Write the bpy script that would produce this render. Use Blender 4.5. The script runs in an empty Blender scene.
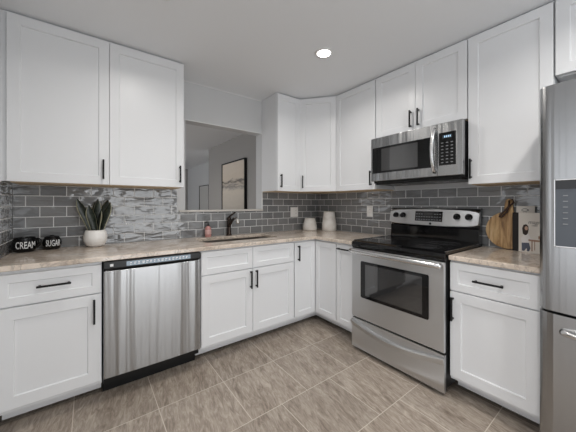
import bpy, bmesh, math, random
from mathutils import Vector, Matrix
random.seed(7)
R = math.radians
scene = bpy.context.scene
COL = scene.collection

# ------------------------------------------------------------------ camera, sky, large lights, exposure
cam_d = bpy.data.cameras.new('camera'); cam = bpy.data.objects.new('camera', cam_d); COL.objects.link(cam)
cam.location = (.4382, -2.6687, 1.2432); cam.rotation_euler = (R(90), 0, -.642)
cam_d.sensor_width = 36; cam_d.lens = 266.914 / 576 * 36
cam_d.shift_x = -.0013; cam_d.shift_y = -.0206; cam_d.clip_start = .02
scene.camera = cam
world = bpy.data.worlds.new('sky'); scene.world = world; world.use_nodes = True
wb = world.node_tree.nodes['Background']; wb.inputs[0].default_value = (.93, .96, 1, 1); wb.inputs[1].default_value = 1.35

def area_light(name, loc, rot, size, power, color=(1, 1, 1), shape='DISK', size_y=None, spread=180):
    d = bpy.data.lights.new(name, 'AREA'); d.shape = shape; d.size = size; d.energy = power; d.color = color
    d.spread = R(spread)
    if size_y: d.size_y = size_y
    o = bpy.data.objects.new(name, d); COL.objects.link(o); o.location = loc; o.rotation_euler = rot
    return o
area_light('patio_daylight', (1.5, -4.72, 1.1), (R(-90), 0, R(180)), 1.75, 20, (.95, .98, 1), 'RECTANGLE', 2.0)
scene.view_settings.view_transform = 'Standard'; scene.view_settings.look = 'None'
scene.view_settings.gamma = 1; scene.view_settings.use_curve_mapping = False
scene.view_settings.exposure = .28

# ------------------------------------------------------------------ dimensions
XR = 2.9332; CEIL = 2.44; CT = .916; UB = 1.387; UT = 2.423

# ------------------------------------------------------------------ materials
def mat(name, color=(.8, .8, .8), rough=.5, metal=0.0, spec=.5, coat=0, emit=None, estr=0, aniso=0):
    m = bpy.data.materials.new(name); m.use_nodes = True
    b = m.node_tree.nodes['Principled BSDF']
    b.inputs['Base Color'].default_value = (*color, 1); b.inputs['Roughness'].default_value = rough
    b.inputs['Metallic'].default_value = metal; b.inputs['Specular IOR Level'].default_value = spec
    b.inputs['Coat Weight'].default_value = coat
    if aniso: b.inputs['Anisotropic'].default_value = aniso
    if emit: b.inputs['Emission Color'].default_value = (*emit, 1); b.inputs['Emission Strength'].default_value = estr
    return m
def nd(m, t, **kw):
    n = m.node_tree.nodes.new(t)
    for k, v in kw.items():
        if k in n.inputs: n.inputs[k].default_value = v
        else: setattr(n, k, v)
    return n
def lk(m, a, b): m.node_tree.links.new(a, b)
def bsdf(m): return m.node_tree.nodes['Principled BSDF']
def coords(m, scale=(1, 1, 1), rot=(0, 0, 0), loc=(0, 0, 0)):
    c = nd(m, 'ShaderNodeTexCoord'); mp = nd(m, 'ShaderNodeMapping')
    mp.inputs['Scale'].default_value = scale; mp.inputs['Rotation'].default_value = rot; mp.inputs['Location'].default_value = loc
    lk(m, c.outputs['Object'], mp.inputs['Vector']); return mp.outputs['Vector']
def noise(m, vec, scale, detail=3, rough=.5, dist=0):
    n = nd(m, 'ShaderNodeTexNoise'); n.inputs['Scale'].default_value = scale; n.inputs['Detail'].default_value = detail
    n.inputs['Roughness'].default_value = rough; n.inputs['Distortion'].default_value = dist
    lk(m, vec, n.inputs['Vector']); return n.outputs['Fac']
def ramp(m, fac, stops):
    r = nd(m, 'ShaderNodeValToRGB'); e = r.color_ramp.elements
    while len(e) < len(stops): e.new(.5)
    for k, (p, c) in enumerate(stops): e[k].position = p; e[k].color = (*c, 1)
    lk(m, fac, r.inputs['Fac']); return r.outputs['Color']
def bump(m, h, strength=.1, dist=.01):
    b = nd(m, 'ShaderNodeBump'); b.inputs['Strength'].default_value = strength; b.inputs['Distance'].default_value = dist
    lk(m, h, b.inputs['Height']); lk(m, b.outputs['Normal'], bsdf(m).inputs['Normal']); return b
def mixc(m, fac, a, b, mode='MIX'):
    n = nd(m, 'ShaderNodeMix', data_type='RGBA', blend_type=mode)
    for sock, v in ((n.inputs[0], fac), (n.inputs[6], a), (n.inputs[7], b)):
        if hasattr(v, 'is_output'): lk(m, v, sock)
        else: sock.default_value = v if isinstance(v, (int, float)) else (*v, 1)
    return n.outputs[2]

M = {}
M['cabinet'] = mat('white_cabinet_paint', (.79, .80, .815), .34)
M['cabinet_inside'] = mat('cabinet_maple', (.62, .47, .30), .5)
M['wall'] = mat('grey_wall_paint', (.62, .625, .63), .6)
bump(M['wall'], noise(M['wall'], coords(M['wall']), 220, 2), .04, .002)
M['dining_wall'] = mat('dining_wall_paint', (.35, .335, .32), .6)
M['ceiling'] = mat('ceiling_paint', (.83, .845, .865), .75)
M['trim'] = mat('white_trim_paint', (.78, .78, .78), .4)
M['black'] = mat('matte_black_metal', (.008, .008, .009), .42, spec=.25)
M['black_plastic'] = mat('black_plastic', (.009, .009, .0095), .3, spec=.3)
M['black_glass'] = mat('black_glass', (.005, .005, .0055), .05, spec=.45)
M['grey_glass'] = mat('tinted_oven_glass', (.035, .035, .036), .06, spec=.9, coat=1)
M['mug'] = mat('black_glazed_ceramic', (.006, .006, .0065), .22, spec=.3)
M['lettering'] = mat('white_lettering', (.82, .82, .82), .5)
M['keys'] = mat('pale_key_legend', (.24, .25, .26), .5)
M['plate'] = mat('white_plastic_plate', (.88, .87, .85), .35)
M['slot'] = mat('dark_slot', (.05, .05, .05), .6)
M['pot'] = mat('white_glazed_pot', (.88, .865, .84), .3)
M['soil'] = mat('potting_soil', (.04, .03, .02), .9)
M['leaf'] = mat('snake_leaf_green', (.022, .032, .022), .35)
nl = noise(M['leaf'], coords(M['leaf'], (1, 1, 3.0)), 22, 4)
lk(M['leaf'], ramp(M['leaf'], nl, [(.35, (.006, .010, .007)), (.65, (.040, .050, .036))]), bsdf(M['leaf']).inputs['Base Color'])
M['leaf_edge'] = mat('snake_leaf_cream', (.40, .39, .27), .4)
M['pink'] = mat('pink_soap', (.56, .27, .25), .25)
M['soap_label'] = mat('soap_label', (.70, .44, .41), .4)
M['bronze'] = mat('oiled_bronze', (.055, .04, .033), .22, metal=.85)
M['nickel'] = mat('bright_nickel', (.75, .73, .7), .2, metal=1)
M['leather'] = mat('brown_leather', (.05, .022, .012), .6)
M['paper'] = mat('paper_pages', (.75, .72, .66), .7)
M['cover'] = mat('cream_book_cover', (.74, .69, .63), .5)
M['spine'] = mat('dark_book_spine', (.016, .012, .012), .55)
M['ink'] = mat('grey_ink', (.16, .14, .13), .6)
M['skin'] = mat('print_skin', (.55, .36, .27), .6)
M['hair'] = mat('print_dark_hair', (.035, .02, .018), .6)
M['print_white'] = mat('print_white_shirt', (.80, .76, .74), .6)
M['print_denim'] = mat('print_denim', (.09, .10, .14), .6)
M['print_wood'] = mat('print_table_wood', (.36, .22, .15), .6)
M['lamp'] = mat('lamp_lens', (1, .97, .92), .4, emit=(1, .95, .87), estr=14)
M['screen'] = mat('blue_screen', (.015, .02, .028), .2, emit=(.5, .75, 1), estr=.04)
M['digits'] = mat('lit_digits', (.4, .6, .8), .3, emit=(.55, .8, 1), estr=.4)
M['burner'] = mat('burner_ring_print', (.10, .10, .105), .12)
M['strip'] = mat('panel_strip_painted_reflection', (.17, .235, .30), .16, coat=.5)  # blue-grey base colour imitates the window reflected in the glossy strip

def steel(name, base=(.40, .405, .41), rough=.27, axis='Z', wav=.16):
    m = mat(name, base, rough, 1.0, aniso=.75)
    sc = (15, 15, .35) if axis == 'Z' else (.5, .5, 9)
    h = noise(m, coords(m, sc), 1.0, 2)
    bump(m, h, wav, .05)
    t = nd(m, 'ShaderNodeTangent', direction_type='RADIAL', axis='Z'); lk(m, t.outputs['Tangent'], bsdf(m).inputs['Tangent']); bsdf(m).inputs['Anisotropic Rotation'].default_value = .25
    return m
M['steel'] = steel('brushed_steel')
M['steel_range'] = steel('range_steel', (.64, .645, .65), .40, wav=.03)
M['steel_fridge'] = steel('fridge_steel', (.38, .382, .385), .22, wav=.08)
M['steel_bright'] = mat('polished_steel', (.72, .72, .72), .2, metal=1)
M['sink'] = mat('sink_steel', (.35, .32, .29), .3, metal=1)

m = M['tile'] = mat('grey_glazed_tile', (.17, .175, .18), .06, spec=.85)
g = nd(m, 'ShaderNodeNewGeometry')
tc = ramp(m, g.outputs['Random Per Island'], [(0, (.175, .180, .186)), (.5, (.208, .211, .214)), (1, (.24, .241, .242))])
lk(m, tc, bsdf(m).inputs['Base Color'])
wn = noise(m, coords(m, (1, 1, 3.0)), 8.5, 1.5, .4, .5)
bump(m, wn, .75, .012)
M['grout'] = mat('pale_grout', (.82, .82, .81), .85)

m = M['stone'] = mat('polished_beige_stone', (.5, .43, .36), .055, spec=.5)
v = coords(m, (1.2, 3.0, 2.2), (0, 0, .35))
n1 = noise(m, v, 2.2, 8, .62, .9); n2 = noise(m, coords(m), 42, 5, .7); n3 = noise(m, coords(m, (1, 2.6, 1), (0, 0, .5)), 5, 6, .6, 1.6)
c1 = ramp(m, n1, [(.28, (.40, .34, .29)), (.43, (.64, .54, .45)), (.56, (.78, .68, .585)), (.72, (.83, .78, .72))])
c2 = mixc(m, .28, c1, ramp(m, n2, [(.35, (.42, .35, .29)), (.65, (.86, .77, .67))]))
vein = ramp(m, n3, [(.47, (1, 1, 1)), (.5, (.58, .57, .57)), (.53, (1, 1, 1))])
lk(m, mixc(m, .8, c2, vein, 'MULTIPLY'), bsdf(m).inputs['Base Color'])

m = M['floor'] = mat('brown_floor_tile', (.3, .25, .2), .33, spec=.4)
bk = nd(m, 'ShaderNodeTexBrick', offset=.5, squash=1.0, offset_frequency=4)
for k, val in (('Scale', 1.0), ('Mortar Size', .0023), ('Mortar Smooth', .1), ('Bias', 0.0), ('Brick Width', .4145), ('Row Height', .4145)): bk.inputs[k].default_value = val
bk.inputs['Color1'].default_value = (0, 0, 0, 1); bk.inputs['Color2'].default_value = (1, 1, 1, 1); bk.inputs['Mortar'].default_value = (.5, .5, .5, 1)
lk(m, coords(m, loc=(.4145 * 3 - .362, .4145 * 12 + .485 - .4145, 0)), bk.inputs['Vector'])
sep = nd(m, 'ShaderNodeSeparateColor'); lk(m, bk.outputs['Color'], sep.inputs['Color'])
base = coords(m, (1, 1, 1))
off = nd(m, 'ShaderNodeVectorMath', operation='SCALE'); off.inputs['Scale'].default_value = 7.0
cx = nd(m, 'ShaderNodeCombineXYZ'); lk(m, sep.outputs[0], cx.inputs[0]); lk(m, sep.outputs[0], cx.inputs[1])
lk(m, cx.outputs[0], off.inputs[0])
add = nd(m, 'ShaderNodeVectorMath', operation='ADD'); lk(m, base, add.inputs[0]); lk(m, off.outputs[0], add.inputs[1])
mp = nd(m, 'ShaderNodeMapping'); mp.inputs['Rotation'].default_value = (0, 0, R(11)); mp.inputs['Scale'].default_value = (1, 1, 1)
lk(m, add.outputs[0], mp.inputs['Vector'])
mp2 = nd(m, 'ShaderNodeMapping'); mp2.inputs['Scale'].default_value = (4.6, 1.0, 1); lk(m, mp.outputs[0], mp2.inputs['Vector'])
s1 = noise(m, mp2.outputs[0], 2.6, 9, .66, 1.0); s2 = noise(m, mp2.outputs[0], 9, 7, .66, 1.6)
f1 = ramp(m, s1, [(.30, (.17, .132, .10)), (.44, (.29, .238, .195)), (.56, (.40, .34, .285)), (.72, (.53, .47, .405))])
f2 = ramp(m, s2, [(.36, (.15, .117, .09)), (.5, (.34, .285, .235)), (.64, (.55, .485, .415))])
fc = mixc(m, .5, f1, f2)
tv = nd(m, 'ShaderNodeMapRange'); tv.inputs['To Min'].default_value = .92; tv.inputs['To Max'].default_value = 1.08
lk(m, sep.outputs[0], tv.inputs['Value'])
sc_ = nd(m, 'ShaderNodeVectorMath', operation='SCALE'); lk(m, fc, sc_.inputs[0]); lk(m, tv.outputs['Result'], sc_.inputs['Scale'])
lk(m, mixc(m, bk.outputs['Fac'], sc_.outputs[0], (.62, .56, .485)), bsdf(m).inputs['Base Color'])
bump(m, s2, .12, .004)

m = M['board'] = mat('acacia_wood', (.4, .25, .12), .45)
w1 = noise(m, coords(m, (9, 9, .9), (0, R(4), 0)), 3.2, 5, .6, .8)
lk(m, ramp(m, w1, [(.30, (.12, .058, .022)), (.43, (.38, .21, .08)), (.54, (.60, .38, .17)), (.70, (.72, .52, .29))]), bsdf(m).inputs['Base Color'])

m = M['ceramic'] = mat('white_textured_ceramic', (.78, .75, .71), .45)
h = noise(m, coords(m, (1, 1, .5)), 60, 3); bump(m, h, .25, .004)
lk(m, ramp(m, noise(m, coords(m, (1, 1, 2)), 9, 4), [(.35, (.74, .71, .66)), (.6, (.88, .86, .83))]), bsdf(m).inputs['Base Color'])

m = M['art'] = mat('abstract_landscape_paint', (.5, .45, .4), .7)
co = nd(m, 'ShaderNodeTexCoord'); sx = nd(m, 'ShaderNodeSeparateXYZ'); lk(m, co.outputs['Object'], sx.inputs[0])
nn = noise(m, coords(m, (1, .8, 4.0)), 3.2, 6, .62, .7)
mr = nd(m, 'ShaderNodeMath', operation='MULTIPLY_ADD'); lk(m, nn, mr.inputs[0]); mr.inputs[1].default_value = .26; lk(m, sx.outputs[2], mr.inputs[2])
mz = nd(m, 'ShaderNodeMapRange'); mz.inputs['From Min'].default_value = .13; mz.inputs['From Max'].default_value = 1.13; lk(m, mr.outputs[0], mz.inputs['Value'])
lk(m, ramp(m, mz.outputs['Result'], [(.0, (.40, .36, .32)), (.46, (.60, .54, .46)), (.545, (.24, .22, .21)), (.575, (.55, .48, .40)), (.625, (.11, .10, .095)), (.665, (.60, .52, .43)), (1, (.70, .62, .53))]), bsdf(m).inputs['Base Color'])

# ------------------------------------------------------------------ mesh helpers
def link(name, me, parent=None, mats=()):
    o = bpy.data.objects.new(name, me); COL.objects.link(o)
    for x in mats: me.materials.append(M[x] if isinstance(x, str) else x)
    if parent: o.parent = parent
    return o
def obj(name, bm, mats, parent=None, bevel=0, seg=2, smooth=False, loc=None, rot=None):
    if not isinstance(mats, (tuple, list)): mats = (mats,)
    bmesh.ops.recalc_face_normals(bm, faces=bm.faces)
    me = bpy.data.meshes.new(name); bm.to_mesh(me); bm.free()
    o = link(name, me, parent, mats)
    if smooth:
        for p in me.polygons: p.use_smooth = True
    if bevel:
        md = o.modifiers.new('bevel', 'BEVEL'); md.width = bevel; md.segments = seg; md.limit_method = 'ANGLE'; md.angle_limit = R(35)
        md.harden_normals = False
    if loc: o.location = loc
    if rot: o.rotation_euler = rot
    return o
def tag(o, label, cat, group=None):
    o['label'] = label; o['category'] = cat
    if group: o['group'] = group
    return o
def thing(name, label, cat, loc=(0, 0, 0), rz=0, group=None):
    o = bpy.data.objects.new(name, None); COL.objects.link(o); o.empty_display_size = .1
    o.location = loc; o.rotation_euler = (0, 0, rz)
    return tag(o, label, cat, group)
def structure(o, label=None):
    o['kind'] = 'structure'
    if label: o['label'] = label
    return o
def bx(bm, x0, x1, y0, y1, z0, z1, mi=0):
    if x0 > x1: x0, x1 = x1, x0
    if y0 > y1: y0, y1 = y1, y0
    vs = [bm.verts.new((x, y, z)) for z in (z0, z1) for y in (y0, y1) for x in (x0, x1)]
    for f in ((0, 1, 3, 2), (4, 6, 7, 5), (0, 4, 5, 1), (2, 3, 7, 6), (0, 2, 6, 4), (1, 5, 7, 3)):
        bm.faces.new([vs[i] for i in f]).material_index = mi
def box(*a):
    bm = bmesh.new(); bx(bm, *a); return bm
def prism(bm, pts, axis, a0, a1, mi=0):
    """extrude a 2D outline along an axis: 'x' pts=(y,z), 'y' pts=(x,z), 'z' pts=(x,y)"""
    def P(p, a): return {'x': (a, p[0], p[1]), 'y': (p[0], a, p[1]), 'z': (p[0], p[1], a)}[axis]
    A = [bm.verts.new(P(p, a0)) for p in pts]; B = [bm.verts.new(P(p, a1)) for p in pts]
    n = len(pts)
    bm.faces.new(A).material_index = mi; bm.faces.new(B[::-1]).material_index = mi
    for i in range(n): bm.faces.new((A[i], A[(i + 1) % n], B[(i + 1) % n], B[i])).material_index = mi
def lathe(bm, prof, seg=40, c=(0, 0, 0), mi=0):
    rings = []
    for r, z in prof:
        if r < 1e-6: rings.append([bm.verts.new((c[0], c[1], c[2] + z))])
        else: rings.append([bm.verts.new((c[0] + r * math.cos(2 * math.pi * k / seg), c[1] + r * math.sin(2 * math.pi * k / seg), c[2] + z)) for k in range(seg)])
    for a, b in zip(rings, rings[1:]):
        for k in range(seg):
            q = (k + 1) % seg
            if len(a) == 1 and len(b) == 1: continue
            if len(a) == 1: f = (a[0], b[k], b[q])
            elif len(b) == 1: f = (a[k], b[0], a[q])
            else: f = (a[k], b[k], b[q], a[q])
            bm.faces.new(f).material_index = mi
def cyl(bm, p0, p1, r0, r1=None, seg=20, mi=0):
    tube(bm, [p0, p1], [r0, r1 if r1 is not None else r0], seg, mi)
def tube(bm, path, radii, seg=14, mi=0, flat=1.0):
    path = [Vector(p) for p in path]
    if not isinstance(radii, (list, tuple)): radii = [radii] * len(path)
    up = None; rings = []
    for i, p in enumerate(path):
        t = (path[min(i + 1, len(path) - 1)] - path[max(i - 1, 0)]).normalized()
        if up is None:
            up = Vector((0, 0, 1)) if abs(t.z) < .9 else Vector((1, 0, 0))
        s = t.cross(up).normalized(); up = s.cross(t).normalized()
        rings.append([bm.verts.new(p + (s * math.cos(2 * math.pi * k / seg) + up * flat * math.sin(2 * math.pi * k / seg)) * radii[i]) for k in range(seg)])
    for a, b in zip(rings, rings[1:]):
        for k in range(seg):
            bm.faces.new((a[k], a[(k + 1) % seg], b[(k + 1) % seg], b[k])).material_index = mi
    bm.faces.new(rings[0][::-1]).material_index = mi; bm.faces.new(rings[-1]).material_index = mi
def bez(p0, p1, p2, p3, n=12):
    p0, p1, p2, p3 = map(Vector, (p0, p1, p2, p3)); out = []
    for i in range(n + 1):
        t = i / n; u = 1 - t
        out.append(p0 * u**3 + p1 * 3 * u * u * t + p2 * 3 * u * t * t + p3 * t**3)
    return out
def rrect(x0, x1, y0, y1, r, n=5):
    pts = []
    for cx, cy, a in ((x1 - r, y1 - r, 0), (x0 + r, y1 - r, 90), (x0 + r, y0 + r, 180), (x1 - r, y0 + r, 270)):
        for k in range(n + 1):
            t = R(a + 90 * k / n); pts.append((cx + r * math.cos(t), cy + r * math.sin(t)))
    return pts
def text_mesh(body, size, extrude=.0006, align='CENTER', shear=0):
    c = bpy.data.curves.new('txt', 'FONT'); c.body = body; c.size = size; c.extrude = extrude; c.align_x = align; c.align_y = 'CENTER'
    c.shear = shear; c.resolution_u = 3
    o = bpy.data.objects.new('txt', c); COL.objects.link(o)
    bpy.context.view_layer.update()
    me = bpy.data.meshes.new_from_object(o.evaluated_get(bpy.context.evaluated_depsgraph_get()))
    bpy.data.objects.remove(o); bpy.data.curves.remove(c)
    bm = bmesh.new(); bm.from_mesh(me); bpy.data.meshes.remove(me)
    return bm                                            # text lies in XY, faces +Z
def stand(bm, pos, rz=0):
    """turn text lying in XY so that it stands facing -Y, then rotate and move it"""
    bm.transform(Matrix.Translation(pos) @ Matrix.Rotation(rz, 4, 'Z') @ Matrix.Rotation(R(90), 4, 'X'))
    return bm

# ------------------------------------------------------------------ room shell
bm = bmesh.new(); bx(bm, -3.2, 4.6, -5.2, 7.6, -.1, 0)
structure(obj('floor', bm, 'floor'), 'brown stone-look square floor tiles with pale grout')
structure(obj('ceiling', box(-3.2, 4.6, -5.2, 7.6, CEIL, CEIL + .1), 'ceiling'), 'smooth pale grey ceiling')
OX0, OX1, OZ0, OZ1 = 1.183, 2.04, 1.165, 2.06
bm = bmesh.new()
for a in ((-.12, OX0, 0, .128, 0, CEIL), (OX1, XR + .12, 0, .128, 0, CEIL), (OX0, OX1, 0, .128, 0, OZ0), (OX0, OX1, 0, .128, OZ1, CEIL)): bx(bm, *a)
bmesh.ops.remove_doubles(bm, verts=bm.verts, dist=1e-5)
structure(obj('wall_back', bm, 'wall'), 'light grey wall with the pass-through opening above the sink')
structure(obj('wall_left', box(-.12, 0, -1.45, 0, 0, CEIL), 'wall'), 'wall at the left end of the counter')
structure(obj('wall_right', box(XR, XR + .12, -3.75, 0, 0, CEIL), 'wall'), 'wall behind the range and refrigerator')
bm = bmesh.new()
for a in ((-3.2, .62, -4.88, -4.76, 0, CEIL), (2.4, 4.6, -4.88, -4.76, 0, CEIL), (.62, 2.4, -4.88, -4.76, 2.12, CEIL)): bx(bm, *a)
structure(obj('wall_rear', bm, 'wall'), 'wall behind the camera with a wide patio door')
bm = bmesh.new()
for x in (.62, 1.485, 2.34): bx(bm, x, x + .06, -4.85, -4.79, 0, 2.12)
bx(bm, .62, 2.4, -4.85, -4.79, 2.06, 2.12); bx(bm, .62, 2.4, -4.85, -4.79, .0, .06)
structure(obj('door_1', bm, 'trim'), 'white sliding patio door frame')
# dining room seen through the opening
structure(obj('wall_dining', box(2.53, 2.65, .13, 3.05, 0, CEIL), 'dining_wall'), 'grey dining room wall with the landscape painting')
structure(obj('wall_hall', box(3.15, 3.27, 3.0, 6.85, 0, CEIL), 'wall'), 'paler wall further back past the dining room')
structure(obj('wall_far', box(-3.2, 3.27, 6.75, 6.87, 0, CEIL), 'dining_wall'), 'far wall beyond the dining room')
# trim around the opening
bm = bmesh.new(); bx(bm, OX0 - .06, OX1 + .004, -.028, .128, OZ0 + .001, OZ0 + .02)
M['ledge'] = mat('pale_ledge_stone', (.58, .55, .51), .3)
structure(obj('trim_1', bm, 'ledge', bevel=.003), 'narrow stone ledge along the bottom of the pass-through')
bm = bmesh.new(); bx(bm, OX0 - .02, OX1 + .010, -.008, .0, OZ1 - .004, OZ1 + .006); bx(bm, OX1, OX1 + .010, -.008, 0, OZ0 + .02, OZ1 - .004)
structure(obj('trim_2', bm, 'trim', bevel=.003), 'slim white edge trim around the pass-through')

structure(obj('trim_6', box(1.085, 2.036, -.008, 0, CEIL - .010, CEIL - .001), 'trim'), 'thin white strip where the grey wall meets the ceiling')
# glazed tile backsplashes: every tile has its own bevelled face, one mesh per wall
def tiles(name, regions, to3d, label, u_phase=0.0, seed=1):
    rnd = random.Random(seed); bm = bmesh.new(); W, H, G = .1515, .0775, .0036
    def box2(u0, u1, z0, z1, d0, d1, mi, tilt=(0, 0)):
        ins = .0012 if mi == 0 else 0
        def P(u, z, d): return to3d(u, z, d)
        A = [bm.verts.new(P(u, z, d0)) for u, z in ((u0, z0), (u1, z0), (u1, z1), (u0, z1))]
        B = []
        for u, z, su, sz in ((u0 + ins, z0 + ins, -1, -1), (u1 - ins, z0 + ins, 1, -1), (u1 - ins, z1 - ins, 1, 1), (u0 + ins, z1 - ins, -1, 1)):
            B.append(bm.verts.new(P(u, z, d1 + su * tilt[0] + sz * tilt[1])))
        bm.faces.new(B).material_index = mi
        for i in range(4): bm.faces.new((A[i], A[(i + 1) % 4], B[(i + 1) % 4], B[i])).material_index = mi
    for (ra, rb, za, zb) in regions:
        box2(ra, rb, za, zb, 0.0005, .0059, 1)
        k = 0
        while CT + k * H < zb - .004:
            z0, z1 = max(za, CT + k * H + G / 2), min(zb, CT + (k + 1) * H - G / 2)
            if z1 - z0 > .006:
                ph = u_phase + (-.0035 if k % 2 else .0725)
                n = math.floor((ra - ph) / W) - 1
                while ph + n * W < rb:
                    u0, u1 = max(ra, ph + n * W + G / 2), min(rb, ph + (n + 1) * W - G / 2); n += 1
                    if u1 - u0 > .005: box2(u0, u1, z0, z1, .004, .0072, 0, (rnd.uniform(-.0007, .0007), rnd.uniform(-.0004, .0004)))
            k += 1
    return structure(obj(name, bm, ('tile', 'grout')), label)
tiles('trim_3', [(.009, 1.105, CT + .002, UB - .003), (1.105, OX1 + .004, CT + .002, OZ0), (OX1 + .004, XR - .009, CT + .002, UB - .003)],
      lambda u, z, d: (u, -d, z), 'grey glossy subway tile backsplash behind the sink', 0, 3)
tiles('trim_4', [(.0, 2.36, CT + .002, UB - .003)], lambda u, z, d: (XR - d, -u, z), 'grey glossy subway tile backsplash behind the range', .05, 5)
tiles('trim_5', [(.0, .70, CT + .002, UB - .003)], lambda u, z, d: (d, -u, z), 'grey glossy subway tile return on the left wall', .02, 9)

# ------------------------------------------------------------------ cabinets
def pull(parent, x, z, vertical=True, L=.15, y=-.02):
    bm = bmesh.new(); h = L / 2
    if vertical:
        bx(bm, x - .0055, x + .0055, y - .034, y - .023, z - h, z + h)
        for s in (-1, 1): bx(bm, x - .0045, x + .0045, y - .025, y, z + s * (h - .012) - .0055, z + s * (h - .012) + .0055)
    else:
        bx(bm, x - h, x + h, y - .034, y - .023, z - .0055, z + .0055)
        for s in (-1, 1): bx(bm, x + s * (h - .012) - .0055, x + s * (h - .012) + .0055, y - .025, y, z - .0045, z + .0045)
    return obj('handle', bm, 'black', parent, bevel=.0015)
def shaker(name, parent, x0, x1, z0, z1, rail=.062, t=.0195, rec=.009):
    bm = bmesh.new()
    def ring(i, y): return [bm.verts.new((x, y, z)) for x, z in ((x0 + i, z0 + i), (x1 - i, z0 + i), (x1 - i, z1 - i), (x0 + i, z1 - i))]
    back = ring(0, -.0005); e0 = ring(0, -t + .0015); e1 = ring(.0015, -t); a = ring(rail, -t); b = ring(rail + .004, -t + rec)
    seq = [back, e0, e1, a, b]
    bm.faces.new(back[::-1]); bm.faces.new(b)
    for p, q in zip(seq, seq[1:]):
        for i in range(4): bm.faces.new((p[i], p[(i + 1) % 4], q[(i + 1) % 4], q[i]))
    return obj(name, bm, 'cabinet', parent)
def carcass(parent, w, d, z0, z1, base=False, under=False, kick=True):
    bm = bmesh.new(); bx(bm, 0, w, 0, d, z0 + (.002 if under else 0), z1)
    obj('cabinet_box', bm, 'cabinet', parent, bevel=.001)
    if under:
        obj('underside_panel', box(.012, w - .012, .022, d - .002, z0 - .006, z0 + .002), 'cabinet_inside' if z0 < 1.9 else 'cabinet', parent)
    if base:
        obj('toe_kick', box(0, w, .11, .126, .026, z0), 'cabinet', parent)
BY = -.61
MR = R(-90)
# base cabinets along the sink wall
t = thing('base_cabinet', 'white base cabinet with one drawer over one door, left of the dishwasher', 'cabinet', (.045, BY, 0), 0, 'base cabinets')
carcass(t, .457, .60, .115, .884, True)
d = shaker('drawer_front', t, .001, .454, .692, .864, .045); pull(d, .234, .784, False, .15)
d = shaker('door', t, .001, .454, .138, .684, .066); pull(d, .418, .585)
obj('filler_strip', box(-.044, -.001, -.003, .02, .115, .884), 'cabinet', t)
t = thing('base_cabinet', 'white sink base cabinet with two doors under two false drawer fronts', 'cabinet', (1.122, BY, 0), 0, 'base cabinets')
carcass(t, .908, .60, .115, .70, True)
bm = bmesh.new(); bx(bm, 0, .908, 0, .018, .70, .884); bx(bm, 0, .018, .018, .6, .70, .884); bx(bm, .89, .908, .018, .6, .70, .884)
obj('face_frame', bm, 'cabinet', t)
for i in (0, 1):
    x0 = .004 + i * .451; shaker('false_drawer_front', t, x0, x0 + .447, .692, .872, .045)
    d = shaker('door', t, x0, x0 + .447, .138, .684); pull(d, .427 if i == 0 else .482, .597)
# corner cabinet: an L-shaped carcass with a folding pair of doors
t = thing('base_cabinet', 'white corner base cabinet with a folding pair of narrow doors', 'cabinet', (2.032, 0, 0), 0, 'base cabinets')
xf = XR - .61 - 2.032
Lsh = [(0, -.005), (XR - 2.032 - .005, -.005), (XR - 2.032 - .005, -.918), (xf, -.918), (xf, -.61), (0, -.61)]
bm = bmesh.new(); prism(bm, Lsh, 'z', .115, .884); obj('cabinet_box', bm, 'cabinet', t)
bm = bmesh.new(); prism(bm, [(0, -.5), (xf + .11, -.5), (xf + .11, -.918), (xf + .126, -.918), (xf + .126, -.484), (0, -.484)], 'z', .026, .115); obj('toe_kick', bm, 'cabinet', t)
d = shaker('door', t, .006, xf - .022, .138, .866, .05); d.location = (0, -.61, 0); pull(d, .043, .765)
d2 = shaker('door', t, .022, .304, .138, .866, .05); d2.location = (xf, -.61, 0); d2.rotation_euler = (0, 0, MR)
# range wall
t = thing('base_cabinet', 'narrow white pull-out base cabinet between the corner and the range', 'cabinet', (XR - .61, -.92, 0), MR, 'base cabinets')
carcass(t, .226, .60, .115, .884, True)
d = shaker('door', t, .004, .205, .138, .866, .045); pull(d, .105, .832, False, .15)
t = thing('base_cabinet', 'white base cabinet with drawer and door between the range and refrigerator', 'cabinet', (XR - .61, -1.909, 0), MR, 'base cabinets')
carcass(t, .442, .60, .115, .884, True)
d = shaker('drawer_front', t, .003, .439, .692, .872, .045); pull(d, .212, .780, False, .15)
d = shaker('door', t, .003, .439, .138, .684); pull(d, .022, .578)

# wall cabinets
UY = -.31
t = thing('wall_cabinet', 'white two-door wall cabinet at left above the plant and mugs', 'cabinet', (.031, UY, 0), 0, 'wall cabinets')
carcass(t, 1.051, .305, UB, CEIL - .004, under=True)
for i in (0, 1):
    x0 = .0015 + i * .525; d = shaker('door', t, x0, x0 + .5225, UB - .002, UT, .06); pull(d, x0 + .487, UB + .105, True, .14)
obj('filler_strip', box(-.030, -.001, .004, .02, UB, CEIL - .004), 'cabinet', t)
t = thing('wall_cabinet', 'single-door white wall cabinet right of the pass-through', 'cabinet', (2.040, UY, 0), 0, 'wall cabinets')
carcass(t, .312, .305, UB, CEIL - .004, under=True)
d = shaker('door', t, .002, .310, UB - .002, UT, .058); pull(d, .036, UB + .105, True, .14)
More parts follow.
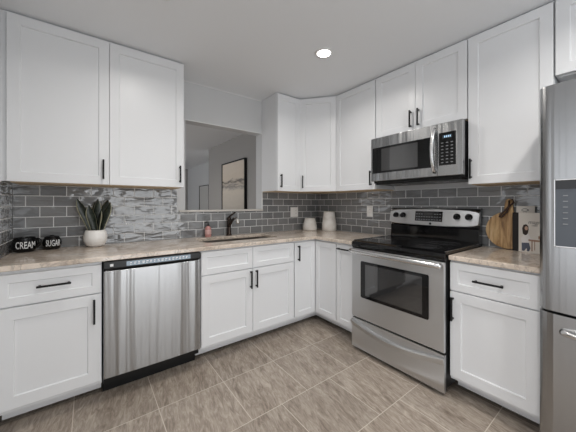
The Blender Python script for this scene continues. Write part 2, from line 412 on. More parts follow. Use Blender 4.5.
# diagonal corner cabinet
CX = 2.354
t = thing('wall_cabinet', 'diagonal corner wall cabinet above the white canisters', 'cabinet', (CX, UY, 0), 0, 'wall cabinets')
dx, dy = XR - .31 - CX, .322
bm = bmesh.new(); prism(bm, [(0, .305), (XR - CX - .005, .305), (XR - CX - .005, -dy), (dx, -dy), (0, 0)], 'z', UB + .002, CEIL - .004); obj('cabinet_box', bm, 'cabinet', t, bevel=.001)
bm = bmesh.new(); prism(bm, [(.01, .30), (.56, .30), (.56, -dy + .01), (dx + .012, -dy + .01), (.01, .002)], 'z', UB - .006, UB + .002); obj('underside_panel', bm, 'cabinet_inside', t)
Ld = math.hypot(dx, dy)
d = shaker('door', t, .010, Ld - .010, UB - .002, UT, .058); d.rotation_euler = (0, 0, -math.atan2(dy, dx)); pull(d, .045, UB + .105, True, .14)
def upper_right(label, y0, w, z0, doors, handles, hz):
    t = thing('wall_cabinet', label, 'cabinet', (XR - .31, y0, 0), MR, 'wall cabinets')
    carcass(t, w, .305, z0, CEIL - .004, under=True)
    dw = (w - .003) / doors
    for i in range(doors):
        d = shaker('door', t, .0015 + i * dw + .001, .0015 + (i + 1) * dw - .001, z0 - .002, UT, .058)
        if handles[i] is not None: pull(d, handles[i], hz, True, .14)
    return t
upper_right('single-door white wall cabinet left of the microwave', -.634, .505, UB, 1, [.462], UB + .105)
upper_right('short two-door white wall cabinet directly over the microwave', -1.143, .762, 1.858, 2, [.346, .412], 1.955)
upper_right('single wide-door white wall cabinet between microwave and refrigerator', -1.908, .440, UB, 1, [.022], UB + .105)
upper_right('white two-door wall cabinet high above the refrigerator', -2.352, .92, 1.99, 2, [.425, .495], 2.09)

# ------------------------------------------------------------------ countertops and sink
def slab(name, outer, hole, z0, z1, label):
    bm = bmesh.new(); loops = []
    for pts in ([outer] + ([hole] if hole else [])):
        vs = [bm.verts.new((x, y, z1)) for x, y in pts]
        loops += [bm.edges.new((vs[i], vs[(i + 1) % len(vs)])) for i in range(len(vs))]
    bmesh.ops.triangle_fill(bm, edges=loops, use_beauty=True)
    r = bmesh.ops.extrude_face_region(bm, geom=bm.faces[:])
    for v in r['geom']:
        if isinstance(v, bmesh.types.BMVert): v.co.z = z0
    o = obj(name, bm, 'stone', bevel=.005, seg=3); return tag(o, label, 'countertop', 'stone countertops')
SX0, SX1, SY0, SY1 = 1.235, 1.975, -.455, -.112
slab('countertop', [(.0085, -.0085), (XR - .0085, -.0085), (XR - .0085, -1.143), (XR - .648, -1.143), (XR - .648, -.648), (.0085, -.648)],
     rrect(SX0, SX1, SY0, SY1, .045), .8855, CT, 'L-shaped polished beige stone countertop running from the left wall to the range')
slab('countertop', [(XR - .0085, -1.909), (XR - .0085, -2.350), (XR - .648, -2.350), (XR - .648, -1.909)], None, .8855, CT,
     'short polished stone countertop between range and refrigerator')
t = thing('kitchen_sink', 'undermount metal sink basin set in the stone counter below the pass-through', 'sink', ((SX0 + SX1) / 2, (SY0 + SY1) / 2, .705))
bm = bmesh.new(); hw, hd = (SX1 - SX0) / 2 + .004, (SY1 - SY0) / 2 + .004
rings = []
for (i, z, rr) in ((-.012, .179, .05), (0, .179, .045), (.004, .03, .045), (.03, .008, .06), (.12, .003, .05)):
    rings.append([bm.verts.new((x, y, z)) for x, y in rrect(-hw + i, hw - i, -hd + i, hd - i, rr)])
for a, b in zip(rings, rings[1:]):
    n = len(a)
    for i in range(n): bm.faces.new((a[i], a[(i + 1) % n], b[(i + 1) % n], b[i]))
bm.faces.new(rings[-1])
o = obj('basin', bm, 'sink', t); md = o.modifiers.new('solid', 'SOLIDIFY'); md.thickness = .002; md.offset = -1
bm = bmesh.new(); lathe(bm, [(0, .0), (.03, .0), (.042, .003), (.042, .0)], 24, (0, 0, .006)); obj('drain', bm, 'steel_bright', t, smooth=True)

# faucet
t = thing('faucet', 'dark bronze pull-down kitchen faucet behind the sink', 'faucet', (1.612, -.055, CT + .001))
bm = bmesh.new(); lathe(bm, [(0, 0), (.030, 0), (.030, .006), (.024, .012), (.0215, .03), (.020, .10), (.022, .14), (.0225, .175), (.018, .19), (0, .192)], 28); obj('faucet_body', bm, 'bronze', t, smooth=True)
bm = bmesh.new(); tube(bm, bez((0, -.008, .10), (0, -.07, .165), (0, -.12, .195), (0, -.185, .178), 14), [.0165 - .0003 * i for i in range(15)], 16); obj('spout', bm, 'bronze', t, smooth=True)
bm = bmesh.new(); tube(bm, [(0, -.183, .180), (0, -.196, .168), (0, -.204, .145), (0, -.206, .132)], [.0135, .0185, .0195, .018], 18); obj('spray_head', bm, 'nickel', t, smooth=True)
bm = bmesh.new(); tube(bm, bez((0, .002, .186), (.004, -.02, .21), (.012, -.06, .222), (.03, -.085, .242), 8), [.011, .0105, .010, .0095, .009, .0085, .008, .0075, .007], 12); obj('lever_handle', bm, 'bronze', t, smooth=True)

# ------------------------------------------------------------------ dishwasher
t = thing('dishwasher', 'stainless steel dishwasher with black control strip under the counter', 'dishwasher', (.507, -.61, 0))
W = .608
obj('tub_body', box(.004, W - .004, .0, .575, .10, .875), 'black_plastic', t)
bm = bmesh.new(); n = 14
fr = [(.003 + (W - .006) * k / n, -.040 - .006 * math.sin(math.pi * k / n)) for k in range(n + 1)]
prism(bm, [(.003, -.001)] + fr + [(W - .003, -.001)], 'z', .150, .822)
obj('door_panel', bm, 'steel', t, bevel=.003)
bm = bmesh.new(); prism(bm, [(-.001, .826), (-.036, .826), (-.047, .838), (-.043, .880), (-.001, .880)], 'x', .003, W - .003)
cp = obj('control_panel', bm, 'black_plastic', t, bevel=.003)
def slant(y, z): return -.047 + (z - .838) * (.004 / .042) - y
bm = bmesh.new()
vs = [bm.verts.new((x, slant(.0012, z), z)) for x, z in ((.125, .843), (.53, .843), (.53, .872), (.125, .872))]; vb = [bm.verts.new((v.co.x, v.co.y + .001, v.co.z)) for v in vs]
bm.faces.new(vs); bm.faces.new(vb[::-1])
for i in range(4): bm.faces.new((vs[i], vs[(i + 1) % 4], vb[(i + 1) % 4], vb[i]))
obj('display_strip', bm, 'strip', cp)
bm = bmesh.new(); rnd = random.Random(4)
for k in range(16):
    x = .145 + k * .0235
    bx(bm, x, x + rnd.uniform(.008, .016), slant(.0022, .862), slant(.001, .862), .860, .8635)
    bx(bm, x, x + rnd.uniform(.006, .014), slant(.0022, .852), slant(.001, .852), .851, .8538)
obj('button_legends', bm, 'plate', cp)
obj('maker_badge', box(.036, .054, slant(.0015, .858), slant(0, .858), .850, .866), 'lettering', cp)
obj('toe_panel', box(.002, W - .002, .095, .115, .001, .149), 'black_plastic', t)

# ------------------------------------------------------------------ range (local frame: x along the front, y into the wall)
RW = .757
t = thing('range', 'freestanding stainless electric range with black glass cooktop', 'range', (XR - .66, -1.1465, 0), MR)
obj('range_body', box(.004, RW - .004, .004, .64, .05, .905), 'black_plastic', t, bevel=.003)
bm = bmesh.new(); prism(bm, [(0.0, .872), (-.018, .880), (-.022, .905), (-.012, .925), (.02, .934), (.565, .934), (.565, .906), (0, .906)], 'x', .002, RW - .002)
ck = obj('cooktop', bm, 'black_glass', t, bevel=.003)
for sx in (.002, RW - .010): obj('edge_trim', box(sx, sx + .008, .0, .565, .9342, .9362), 'steel_bright', ck)
for (bxx, byy, rr) in ((.19, .16, .105), (.57, .16, .085), (.19, .42, .08), (.57, .42, .105)):
    bm = bmesh.new()
    for r0 in (rr, rr * .62):
        lathe(bm, [(r0, 0), (r0, .0004), (r0 - .004, .0004), (r0 - .004, 0), (r0, 0)], 48, (bxx, byy, .9342))
    obj('burner_ring', bm, 'burner', ck)
# oven door
od = obj('oven_door', box(.004, RW - .004, -.0195, .003, .288, .868), 'steel_range', t, bevel=.004)
bm = bmesh.new()
prism(bm, rrect(.098, .655, .468, .770, .012), 'y', -.0225, -.019)
fr_ = obj('window_frame', bm, 'black_glass', od)
obj('window_glass', box(.145, .612, -.0238, -.0222, .492, .748), 'grey_glass', od)
# handle: broad bar with rounded ends
bm = bmesh.new(); n = 20
path = [(.012 + (RW - .024) * k / n, -.050 - .010 * math.sin(math.pi * k / n) ** .6, .848) for k in range(n + 1)]
tube(bm, path, .019, 16, flat=1.0)
for x in (.03, RW - .03): bx(bm, x - .012, x + .012, -.055, -.018, .834, .862)
bm.transform(Matrix.Translation((0, 0, 0)))
obj('oven_handle', bm, 'steel_bright', od, smooth=True)
obj('door_vent_gap', box(.004, RW - .004, -.010, .004, .869, .884), 'black_plastic', t)
# storage drawer with a scooped lip
bm = bmesh.new(); n = 24; top = .272
cols = []
for k in range(n + 1):
    x = .004 + (RW - .008) * k / n; s = math.sin(math.pi * k / n)
    zl = .258 - .055 * s
    cols.append([bm.verts.new((x, y, z)) for y, z in ((.003, .030), (-.019, .032), (-.021, zl - .045), (-.036 - .004 * s, zl - .012), (-.038 - .004 * s, zl - .003), (-.030, zl), (-.012, zl + .004), (-.012, top), (.003, top))])
for a, b in zip(cols, cols[1:]):
    m_ = len(a)
    for i in range(m_): bm.faces.new((a[i], b[i], b[(i + 1) % m_], a[(i + 1) % m_]))
bm.faces.new(cols[0]); bm.faces.new(cols[-1][::-1])
obj('storage_drawer', bm, 'steel_range', t)
for x in (.05, RW - .05):
    bm = bmesh.new(); cyl(bm, (x, .08, 0), (x, .08, .052), .018); obj('leveling_foot', bm, 'black_plastic', t)
# backguard
bm = bmesh.new(); prism(bm, [(.566, .906), (.645, .906), (.645, 1.19), (.60, 1.205), (.582, 1.05), (.572, 1.045)], 'x', .004, RW - .004); bg = obj('backguard', bm, 'black_glass', t, bevel=.004)
bm = bmesh.new(); n = 22
def tilt_y(z): return .548 + (z - 1.062) * .16
cols = []
for k in range(n + 1):
    x = .002 + (RW - .004) * k / n; s = 1 - (2 * k / n - 1) ** 2
    zt = 1.192 + .014 * s; zb = 1.066 - .012 * s; e = min(k, n - k); dz = .012 if e == 0 else (.003 if e == 1 else 0)
    q = -.010 * s
    cols.append([bm.verts.new((x, y, z)) for y, z in ((tilt_y(zb) + q + .004, zb + dz), (tilt_y(zb) + q, zb + .006 + dz), (tilt_y(zt) + q, zt - .008 - dz), (tilt_y(zt) + q + .008, zt - dz), (.60, zt + .002 - dz), (.60, zb + dz))])
for a, b in zip(cols, cols[1:]):
    m_ = len(a)
    for i in range(m_): bm.faces.new((a[i], b[i], b[(i + 1) % m_], a[(i + 1) % m_]))
bm.faces.new(cols[0]); bm.faces.new(cols[-1][::-1])
cpn = obj('control_panel', bm, 'steel_range', bg)
obj('panel_cap', box(.000, RW, .585, .645, 1.194, 1.206), 'black_plastic', bg, bevel=.005)
def pane(x0, x1, z0, z1, lift, th, name, mat_, par, curve=-.0095):
    bm = bmesh.new()
    f = [bm.verts.new((x, tilt_y(z) + curve - lift, z)) for x, z in ((x0, z0), (x1, z0), (x1, z1), (x0, z1))]
    b = [bm.verts.new((v.co.x, v.co.y + th, v.co.z)) for v in f]
    bm.faces.new(f); bm.faces.new(b[::-1])
    for i in range(4): bm.faces.new((f[i], f[(i + 1) % 4], b[(i + 1) % 4], b[i]))
    return obj(name, bm, mat_, par)
dsp = pane(.262, .496, 1.094, 1.180, .003, .006, 'display', 'black_glass', cpn)
pane(.345, .415, 1.145, 1.168, .0036, .001, 'clock', 'slot', dsp)
bm = bmesh.new()
for r_ in range(3):
    for c_ in range(10):
        if r_ == 2 and 3 <= c_ <= 6: continue
        x = .272 + c_ * .0223; z = 1.104 + r_ * .024
        bx(bm, x, x + .013, tilt_y(z) - .0138, tilt_y(z) - .0125, z, z + .007)
obj('key_legends', bm, 'keys', dsp)
bm = bmesh.new(); zc = 1.074; cyl(bm, (.40, tilt_y(zc) - .0125, zc), (.40, tilt_y(zc) - .008, zc), .010, seg=20); obj('maker_badge', bm, 'black_plastic', cpn)
for x in (.068, .142, .604, .688):
    zc = 1.140; y0 = tilt_y(zc) - .010 * (1 - (2 * x / RW - 1) ** 2) + .002
    bm = bmesh.new(); cyl(bm, (x, y0, zc), (x, y0 - .008, zc - .001), .027, .025, 28); cyl(bm, (x, y0 - .006, zc - .001), (x, y0 - .028, zc - .004), .0205, .018, 28)
    kb = obj('knob', bm, 'black_plastic', cpn)
    bm = bmesh.new(); bx(bm, x - .0045, x + .0045, y0 - .036, y0 - .026, zc - .020, zc + .012); obj('knob_grip', bm, 'black_plastic', kb, bevel=.002)

# ------------------------------------------------------------------ over-the-range microwave
t = thing('microwave', 'stainless over-the-range microwave with black keypad mounted above the range', 'microwave', (XR - .385, -1.146, 1.433), MR)
MW, MH = .757, .408
obj('microwave_body', box(.003, MW - .003, .02, .378, .002, MH), 'black_plastic', t, bevel=.003)
bm = bmesh.new(); n = 16
def mface(x): return -.022 - .010 * (1 - (2 * x / MW - 1) ** 2)
fr = [(MW * k / n, mface(MW * k / n)) for k in range(n + 1)]
prism(bm, [(0, .02)] + fr + [(MW, .02)], 'z', .018, MH); fc_ = obj('door', bm, 'steel', t, bevel=.004)
def mpane(x0, x1, z0, z1, lift, name, mat_, par, n=8):
    bm = bmesh.new(); f = [(x0 + (x1 - x0) * k / n, mface(x0 + (x1 - x0) * k / n) - lift) for k in range(n + 1)]
    b = [(x, y + lift + .002) for x, y in f[::-1]]
    prism(bm, f + b, 'z', z0, z1); return obj(name, bm, mat_, par)
wn_ = mpane(.018, .545, .088, .318, .0015, 'window', 'black_glass', fc_)
mpane(.115, .445, .105, .300, .0022, 'window_mesh', 'grey_glass', wn_)
kp = mpane(.603, .715, .095, .335, .0018, 'control_panel', 'black_glass', fc_)
mpane(.628, .690, .292, .315, .0024, 'display', 'screen', kp)
bm = bmesh.new()
for r_ in range(7):
    for c_ in range(3):
        x = .619 + c_ * .032; z = .112 + r_ * .024
        bx(bm, x, x + .015, mface(x) - .0028, mface(x) - .001, z, z + .006)
obj('key_legends', bm, 'keys', kp)
bm = bmesh.new()
for k, x in enumerate((.640, .652, .664, .676)): bx(bm, x, x + .007, mface(x) - .0034, mface(x) - .002, .297, .310)
obj('clock_digits', bm, 'digits', kp)
bm = bmesh.new(); hp = bez((.572, -.030, .372), (.572, -.088, .33), (.572, -.088, .10), (.572, -.030, .050), 16)
tube(bm, hp, .0145, 14); obj('handle', bm, 'steel_bright', fc_, smooth=True)
bm = bmesh.new(); bx(bm, .59, .5925, mface(.59) - .001, 0, .02, MH - .004); obj('door_seam', bm, 'black_plastic', fc_)
obj('bottom_vent', box(.02, MW - .02, .03, .36, -.010, .004), 'black_plastic', t)
for x in (.12, .48): obj('grease_filter', box(x, x + .14, .06, .20, -.0125, -.009), 'steel', t)

# ------------------------------------------------------------------ refrigerator
FX = XR - 2.194
t = thing('refrigerator', 'stainless steel refrigerator with water dispenser at the right end', 'refrigerator', (2.194, -2.356, 0), MR)
FW = .908
obj('fridge_body', box(.004, FW - .004, .075, FX - .03, .03, 1.79), 'slot', t, bevel=.004)
def fdoor(name, x0, x1, z0, z1, par, cut=None):
    bm = bmesh.new(); n = 26; rows = 22; xm = (x0 + x1) / 2; hw = (x1 - x0) / 2
    def yf(x, z):
        u = (x - xm) / hw; e = max(0, abs(u) - .86) / .14
        return -.005 + .028 * e ** 2.5 - .016 * (1 - u * u)
    xs = [x0 + (x1 - x0) * (.5 - .5 * math.cos(math.pi * k / n)) for k in range(n + 1)]; zs = [z0 + (z1 - z0) * k / rows for k in range(rows + 1)]
    G = [[bm.verts.new((x, yf(x, z), z)) for x in xs] for z in zs]
    B = [[bm.verts.new((x, .068, z)) for x in (x0, x1)] for z in (z0, z1)]
    for a, b in zip(G, G[1:]):
        for i in range(n): bm.faces.new((a[i], a[i + 1], b[i + 1], b[i]))
    bm.faces.new([B[0][0], B[0][1], B[1][1], B[1][0]])
    bm.faces.new(G[0] + [B[0][1], B[0][0]]); bm.faces.new(G[-1][::-1] + [B[1][0], B[1][1]])
    bm.faces.new([r[0] for r in G] + [B[1][0], B[0][0]]); bm.faces.new([r[-1] for r in G][::-1] + [B[0][1], B[1][1]])
    return obj(name, bm, 'steel_fridge', par), yf
ld, yf = fdoor('door', .0, .452, .742, 1.805, t)
rd, yf2 = fdoor('door', .456, FW, .742, 1.805, t)
fz, yf3 = fdoor('freezer_drawer', .0, FW, .10, .728, t)
for (d, x) in ((ld, .425), (rd, .483)):
    bm = bmesh.new(); tube(bm, bez((x, -.010, 1.70), (x, -.085, 1.66), (x, -.085, .86), (x, -.010, .82), 20), .013, 14); obj('handle', bm, 'steel_bright', d, smooth=True)
bm = bmesh.new(); tube(bm, bez((.085, -.012, .656), (.11, -.085, .656), (FW - .11, -.085, .656), (FW - .085, -.012, .656), 24), .0145, 14); obj('handle', bm, 'steel_bright', fz, smooth=True)
# dispenser: a raised frame around a recessed well
bm = bmesh.new(); X0, X1, Z0, Z1 = .056, .30, 1.045, 1.358; bo = .006
yq = -.024
for a in ((X0, X0 + bo, Z0, Z1), (X1 - bo, X1, Z0, Z1), (X0 + bo, X1 - bo, Z0, Z0 + bo), (X0 + bo, X1 - bo, Z1 - bo, Z1)): bx(bm, a[0], a[1], yq, -.002, a[2], a[3])
ds = obj('dispenser', bm, 'steel_bright', ld, bevel=.002)
obj('dispenser_well', box(X0 + bo, X1 - bo, yq + .004, yq + .009, Z0 + bo, Z1 - bo), mat('dispenser_grey_plastic', (.065, .075, .09), .25), ds)
obj('dispenser_hood', box(X0 + bo, X1 - bo, yq + .001, yq + .004, Z1 - .045, Z1 - bo), 'black_glass', ds)
for k in range(6): obj('dispenser_icon', box(X0 + .030, X0 + .046, yq + .0025, yq + .0042, 1.15 + k * .026, 1.154 + k * .026), 'keys', ds)
obj('dispenser_paddle', box(X0 + .09, X0 + .15, yq + .0, yq + .004, 1.10, 1.22), 'black_plastic', ds)
obj('base_grille', box(.01, FW - .01, .06, .08, .02, .095), 'black_plastic', t)

# ------------------------------------------------------------------ small things on the counters
def wrap_text(bm, r, cz, ang):
    """wrap flat text (XY) on a cylinder of radius r around z, facing direction ang"""
    for v in bm.verts:
        a = ang + v.co.x / r; d = r + v.co.z
        v.co = Vector((d * math.cos(a), d * math.sin(a), cz + v.co.y))
    return bm
# direction from the mugs towards the room
t = thing('mug', 'wide black mug lettered CREAM in the left corner of the counter', 'mug', (.084, -.118, CT + .001), 0, 'black lettered mugs')
prof = [(0, 0), (.042, 0), (.055, .006), (.064, .028), (.066, .048), (.062, .072), (.055, .092), (.056, .098), (.0535, .099), (.051, .092), (.058, .07), (.061, .048), (.058, .026), (.04, .008), (0, .007)]
bm = bmesh.new(); lathe(bm, prof, 44); obj('mug_body', bm, 'mug', t, smooth=True)
bm = bmesh.new(); pth = bez((.052, -.030, .076), (.094, -.054, .108), (.090, -.052, .040), (.052, -.030, .028), 16)
tube(bm, pth, [.0105] * 17, 12); obj('mug_handle', bm, 'mug', t, smooth=True)
bm = text_mesh('CREAM', .066, .0012); bm.transform(Matrix.Scale(.50, 4, (1, 0, 0))); bm.transform(Matrix.Translation((0, 0, .0003)))
wrap_text(bm, .0667, .048, R(-77)); obj('lettering', bm, 'lettering', t)
t = thing('sugar_jar', 'round black lidded pot lettered SUGAR between the mug and the potted plant', 'jar', (.222, -.080, CT + .001), 0, 'black lettered mugs')
prof = [(0, 0), (.034, 0), (.044, .006), (.0535, .030), (.055, .048), (.051, .070), (.043, .084), (.041, .086), (.0, .086)]
bm = bmesh.new(); lathe(bm, prof, 44); obj('jar_body', bm, 'mug', t, smooth=True)
bm = bmesh.new(); lathe(bm, [(0, .0865), (.040, .0865), (.041, .090), (.036, .094), (.012, .096), (.010, .101), (0, .102)], 32); obj('lid', bm, 'mug', t, smooth=True)
bm = text_mesh('SUGAR', .064, .0012); bm.transform(Matrix.Scale(.42, 4, (1, 0, 0))); bm.transform(Matrix.Translation((0, 0, .0003)))
wrap_text(bm, .0556, .046, R(-78)); obj('lettering', bm, 'lettering', t)

# snake plant
t = thing('potted_snake_plant', 'small snake plant with cream-edged dark leaves in a round white pot', 'plant', (.478, -.112, CT + .001))
prof = [(0, 0), (.044, 0), (.060, .012), (.074, .045), (.077, .075), (.070, .108), (.062, .126), (.058, .127), (.060, .118), (.066, .09), (.0, .088)]
bm = bmesh.new(); lathe(bm, prof, 44); obj('pot', bm, 'pot', t, smooth=True)
bm = bmesh.new(); lathe(bm, [(0, .112), (.058, .112), (.058, .1085), (0, .1085)], 28); obj('soil', bm, 'soil', t)
def leaf(az, lean, L, w, x0, y0, twist=0, curl=.3):
    bm = bmesh.new(); n = 12; prev = None
    for i in range(n + 1):
        s = i / n
        wid = w * (.55 + .9 * s - .35 * s * s) * (1 - max(0, (s - .55) / .45) ** 1.8) if s < 1 else .0006
        a = lean * (.55 + curl * s)
        rad = L * s * math.sin(a); z = L * s * math.cos(a)
        c = Vector((x0 + rad * math.cos(az), y0 + rad * math.sin(az), .108 + z))
        ta = az + math.pi / 2 + twist * (1 - .3 * s)
        side = Vector((math.cos(ta), math.sin(ta), 0)); out = Vector((math.cos(ta - math.pi / 2), math.sin(ta - math.pi / 2), .15))
        row = []
        for k, q in enumerate((-1, -.86, 0, .86, 1)):
            row.append(bm.verts.new(c + side * wid * q + out * (wid * .45 * q * q)))
        if prev:
            for k in range(4):
                f = bm.faces.new((prev[k], prev[k + 1], row[k + 1], row[k])); f.material_index = 1 if k in (0, 3) else 0
        prev = row
    o = obj('leaf', bm, ('leaf', 'leaf_edge'), t, smooth=True)
    md = o.modifiers.new('solid', 'SOLIDIFY'); md.thickness = .0025; md.offset = 0
V = R(-95)   # leaf backs face the room
for az, ln, L, w, x0, y0, tw in ((R(182), .40, .275, .036, -.022, -.016, R(-80)), (R(192), .20, .20, .032, -.012, .02, R(-95)), (R(2), .06, .262, .030, .002, .022, R(88)),
                                 (R(5), .30, .262, .042, .016, .004, R(84)), (R(-14), .34, .245, .036, .026, -.020, R(74)), (R(200), .22, .215, .034, -.006, -.028, R(-105)),
                                 (R(-40), .20, .17, .026, .014, -.034, R(40)), (R(90), .2, .24, .024, -.004, .034, R(0))):
    leaf(az, ln, L, w, x0, y0, tw)

# soap dispenser
t = thing('soap_dispenser', 'pink liquid soap bottle with black pump beside the sink', 'soap bottle', (1.390, -.050, CT + .001)); t.scale = (.9, .9, .9)
bm = bmesh.new(); lathe(bm, [(0, 0), (.030, 0), (.034, .006), (.034, .088), (.029, .105), (.016, .114), (.014, .122), (0, .122)], 30); obj('bottle', bm, 'pink', t, smooth=True)
bm = bmesh.new(); lathe(bm, [(.0343, .03), (.0348, .031), (.0348, .078), (.0343, .079)], 30); obj('label_band', bm, 'soap_label', t, smooth=True)
bm = bmesh.new(); cyl(bm, (0, 0, .1225), (0, 0, .138), .0165, .015); cyl(bm, (0, 0, .138), (0, 0, .165), .006); bx(bm, -.012, .012, -.012, .012, .163, .172); cyl(bm, (0, 0, .168), (-.04, -.016, .160), .006, .0045)
obj('pump', bm, 'black_plastic', t)

# canisters in the corner
def canister(label, loc, rb, rt, h):
    t = thing('canister', label, 'canister', loc, 0, 'white ceramic canisters')
    bm = bmesh.new(); lathe(bm, [(0, 0), (rb * .92, 0), (rb, .008), (rb, h * .22), (rb * .95 + rt * .05, h * .36), (rt + (rb - rt) * .18, h * .82), (rt, h * .97), (rt - .003, h), (rt - .008, h - .002), (rt - .009, h - .02), (0, h - .024)], 44)
    obj('canister_body', bm, 'ceramic', t, smooth=True)
    bm = bmesh.new(); lathe(bm, [(rt - .010, h - .022), (rt - .011, h - .008), (rt * .5, h - .005), (0, h - .004)], 40); obj('lid', bm, 'ceramic', t, smooth=True)
canister('short white ceramic canister in the corner of the counter', (2.672, -.128, CT + .001), .088, .066, .150)
canister('tall white ceramic canister in the corner, right of the short one', (2.822, -.318, CT + .001), .088, .068, .236)

# outlets
def plate(label, loc, rz, w, h, double):
    t = thing('wall_outlet', label, 'outlet', loc, rz)
    obj('cover_plate', box(-w / 2, w / 2, -.006, 0, -h / 2, h / 2), 'plate', t, bevel=.002)
    for cx_ in ((-.024, .024) if double else (0,)):
        if double and cx_ < 0:
            obj('rocker_switch', box(cx_ - .016, cx_ + .016, -.009, -.006, -.034, .034), 'plate', t, bevel=.001); continue
        sk = obj('socket', box(cx_ - .017, cx_ + .017, -.008, -.006, -.035, .035), 'plate', t, bevel=.001)
        for cz in (-.019, .019):
            for sx in (-.0065, .005): obj('slot', box(cx_ + sx, cx_ + sx + .002, -.0086, -.0075, cz - .004, cz + .005), 'slot', sk)
plate('white double wall plate on the sink wall left of the canisters', (2.513, -.0076, 1.143), 0, .118, .122, True)
plate('white single outlet on the tile between canisters and range', (XR - .0076, -.843, 1.166), MR, .078, .124, False)

# cutting board leaning on the tile
t = thing('cutting_board', 'round wooden cutting board with handle leaning on the tile beside the range', 'cutting board', (XR - .052, -2.067, CT + .001), MR)
tl = R(-5); RB = .136
bm = bmesh.new(); out = []
for k in range(49):
    a = R(90 - 12) - R(336) * k / 48
    out.append((RB * math.cos(a), RB + RB * math.sin(a)))
out += [(-.027, RB * 2 + .01), (-.024, RB * 2 + .055), (-.018, RB * 2 + .085), (0, RB * 2 + .095), (.018, RB * 2 + .085), (.024, RB * 2 + .055), (.027, RB * 2 + .01)]
prism(bm, out, 'y', -.009, .009)
bm.transform(Matrix.Translation((0, .0, .001)) @ Matrix.Rotation(tl, 4, 'X'))
b_ = obj('board', bm, 'board', t, bevel=.003)
bm = bmesh.new(); q = [(.0, -.016, .345), (.022, -.020, .352), (.028, -.022, .33), (-.01, -.030, .285), (-.048, -.03, .238), (-.052, -.03, .224), (-.038, -.03, .224), (-.008, -.03, .26), (.002, -.024, .31), (.0, -.016, .345)]
q = [(x + .004, y + (z - .25) * .087 + .022, z + .008) for x, y, z in q]
tube(bm, q, .006, 10, flat=.6); obj('leather_loop', bm, 'leather', t, smooth=True)

# books leaning on the tile by the refrigerator
t = thing('cookbook', 'cream cookbook with dark spine and a woman at a table on its cover', 'book', (2.836, -2.106, CT + .001), R(-108))
BW, BH, BT = .222, .268, .022
lean = Matrix.Rotation(R(0), 4, 'X')
def bk_(name, bm, mt, par=None): bm.transform(lean); return obj(name, bm, mt, par or t)
bk_('page_block', box(.004, BW - .003, .003, BT - .003, .003, BH - .003), 'paper')
cv = bk_('front_cover', box(.036, BW, 0, .003, 0, BH), 'cover')
bk_('back_cover', box(.0, BW, BT - .003, BT, 0, BH), 'cover')
bk_('spine', (lambda b: (bx(b, -.002, .036, -.0004, .003, 0, BH), bx(b, -.002, .004, .003, BT, 0, BH), b)[-1])(bmesh.new()), 'spine')
bm = text_mesh('magnolia', .034, .0003, 'LEFT', .25); stand(bm, (.092, -.0006, .205)); bk_('cover_title', bm, 'ink', cv)
bm = text_mesh('TABLE', .012, .0003, 'LEFT'); stand(bm, (.112, -.0006, .182)); bk_('cover_subtitle', bm, 'ink', cv)
def ell(cx, cz, rx, rz_, y, n=24):
    bm = bmesh.new(); prism(bm, [(cx + rx * math.cos(2 * math.pi * k / n), cz + rz_ * math.sin(2 * math.pi * k / n)) for k in range(n)], 'y', y - .0003, y + .0002); return bm
def poly(pts, y):
    bm = bmesh.new(); prism(bm, pts, 'y', y - .0003, y + .0002); return bm
fig = bk_('printed_picture', poly([(.052, .095), (.085, .135), (.098, .125), (.108, .098), (.13, .09), (.13, .08), (.10, .08), (.098, .06), (.055, .055)], -.0006), 'print_white', cv)
bk_('printed_hair', (lambda b: (prism(b, [(.062, .125), (.058, .16), (.066, .185), (.082, .19), (.094, .178), (.096, .155), (.092, .13), (.084, .118), (.074, .115)], 'y', -.0012, -.0008), b)[-1])(bmesh.new()), 'hair', cv)
bk_('printed_face', ell(.083, .163, .0095, .014, -.0015), 'skin', cv)
bk_('printed_jeans', poly([(.055, .062), (.098, .066), (.106, .03), (.098, .008), (.086, .008), (.085, .03), (.07, .008), (.056, .008)], -.0010), 'print_denim', cv)
bm = bmesh.new()
for a in ((.095, .215, .078, .090), (.112, .118, .012, .078), (.128, .132, .02, .078), (.175, .181, .012, .078), (.197, .201, .02, .078), (.15, .205, .096, .118)): bx(bm, a[0], a[1], -.0012, -.0004, a[2], a[3])
bk_('printed_table', bm, 'print_wood', cv)

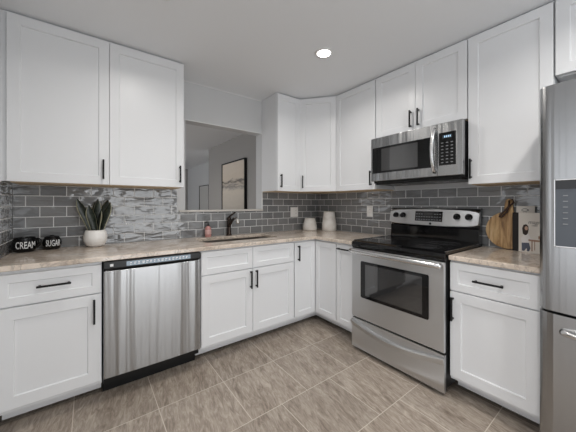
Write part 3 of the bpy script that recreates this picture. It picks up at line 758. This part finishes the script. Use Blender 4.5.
t = thing('card', 'cream card with a small grey drawing standing behind the cookbook', 'card', (2.8655, -2.113, CT + .001), MR)
bm = box(0, .100, -.004, 0, 0, .315); rot3 = Matrix.Rotation(R(-5), 4, 'X'); bm.transform(rot3); cb = obj('card_board', bm, 'cover', t, bevel=.001)
bm = bmesh.new()
tube(bm, bez((.03, -.0046, .285), (.04, -.0046, .300), (.055, -.0046, .300), (.068, -.0046, .285), 8), .0018, 6)
tube(bm, bez((.03, -.0046, .285), (.04, -.0046, .273), (.055, -.0046, .273), (.068, -.0046, .285), 8), .0018, 6)
for x in (.04, .049, .058): tube(bm, [(x, -.0046, .270), (x, -.0046, .263)], .0014, 6)
bm.transform(rot3); obj('printed_drawing', bm, 'ink', t)

# ------------------------------------------------------------------ dining room pictures
def picture(name, label, loc, w, h, art, mt_frame='black', d=.045, mat_border=0):
    t = thing(name, label, 'picture', loc, R(-90))
    f = .02; bm = bmesh.new()
    for a in ((0, w, 0, f), (0, w, h - f, h), (0, f, f, h - f), (w - f, w, f, h - f)): bx(bm, a[0], a[1], -d, 0, a[2], a[3])
    obj('frame', bm, mt_frame, t); obj('canvas', box(f, w - f, -d + .012, -.004, f, h - f), art, t)
picture('painting', 'black-framed abstract landscape painting on the dining room wall', (2.529, 2.235, 1.02), .955, .99, 'art')
M['print2'] = mat('pale_print', (.55, .54, .52), .6)
picture('framed_print', 'pale framed print further back, left of the landscape painting', (3.149, 5.43, 1.0), .8, .79, 'print2')

# ------------------------------------------------------------------ recessed ceiling lights
def can(label, x, y, power):
    t = thing('recessed_light', label, 'ceiling light', (x, y, CEIL), 0, 'recessed ceiling lights')
    bm = bmesh.new(); lathe(bm, [(.052, -.0005), (.075, -.0005), (.074, -.005), (.053, -.006), (.052, -.0005)], 40); obj('trim_ring', bm, 'trim', t, smooth=True)
    bm = bmesh.new(); lathe(bm, [(0, -.0035), (.050, -.0035), (.0515, -.0015), (0, -.0010)], 36); obj('lens', bm, 'lamp', t, smooth=True)
    area_light('can_light', (x, y, CEIL - .012), (0, 0, 0), .10, power, (1, .965, .92), spread=155)
can('lit recessed ceiling light in front of the corner cabinets', 1.927, -1.143, 4.2)
can('recessed ceiling light above the dishwasher aisle, out of frame', .762, -1.05, 3.4)
can('added, unseen recessed ceiling light over the camera position, out of frame', .80, -2.75, 9)  # added lamp outside the view, lights the near end of the room
can('added, unseen recessed ceiling light in front of the refrigerator, out of frame', 1.95, -2.75, 7)  # unseen lamp, added for more light from the refrigerator end
can('added, unseen recessed dining room fill light beyond the pass-through, out of frame', .95, 2.2, 8)  # hidden lamp added to brighten the dining room
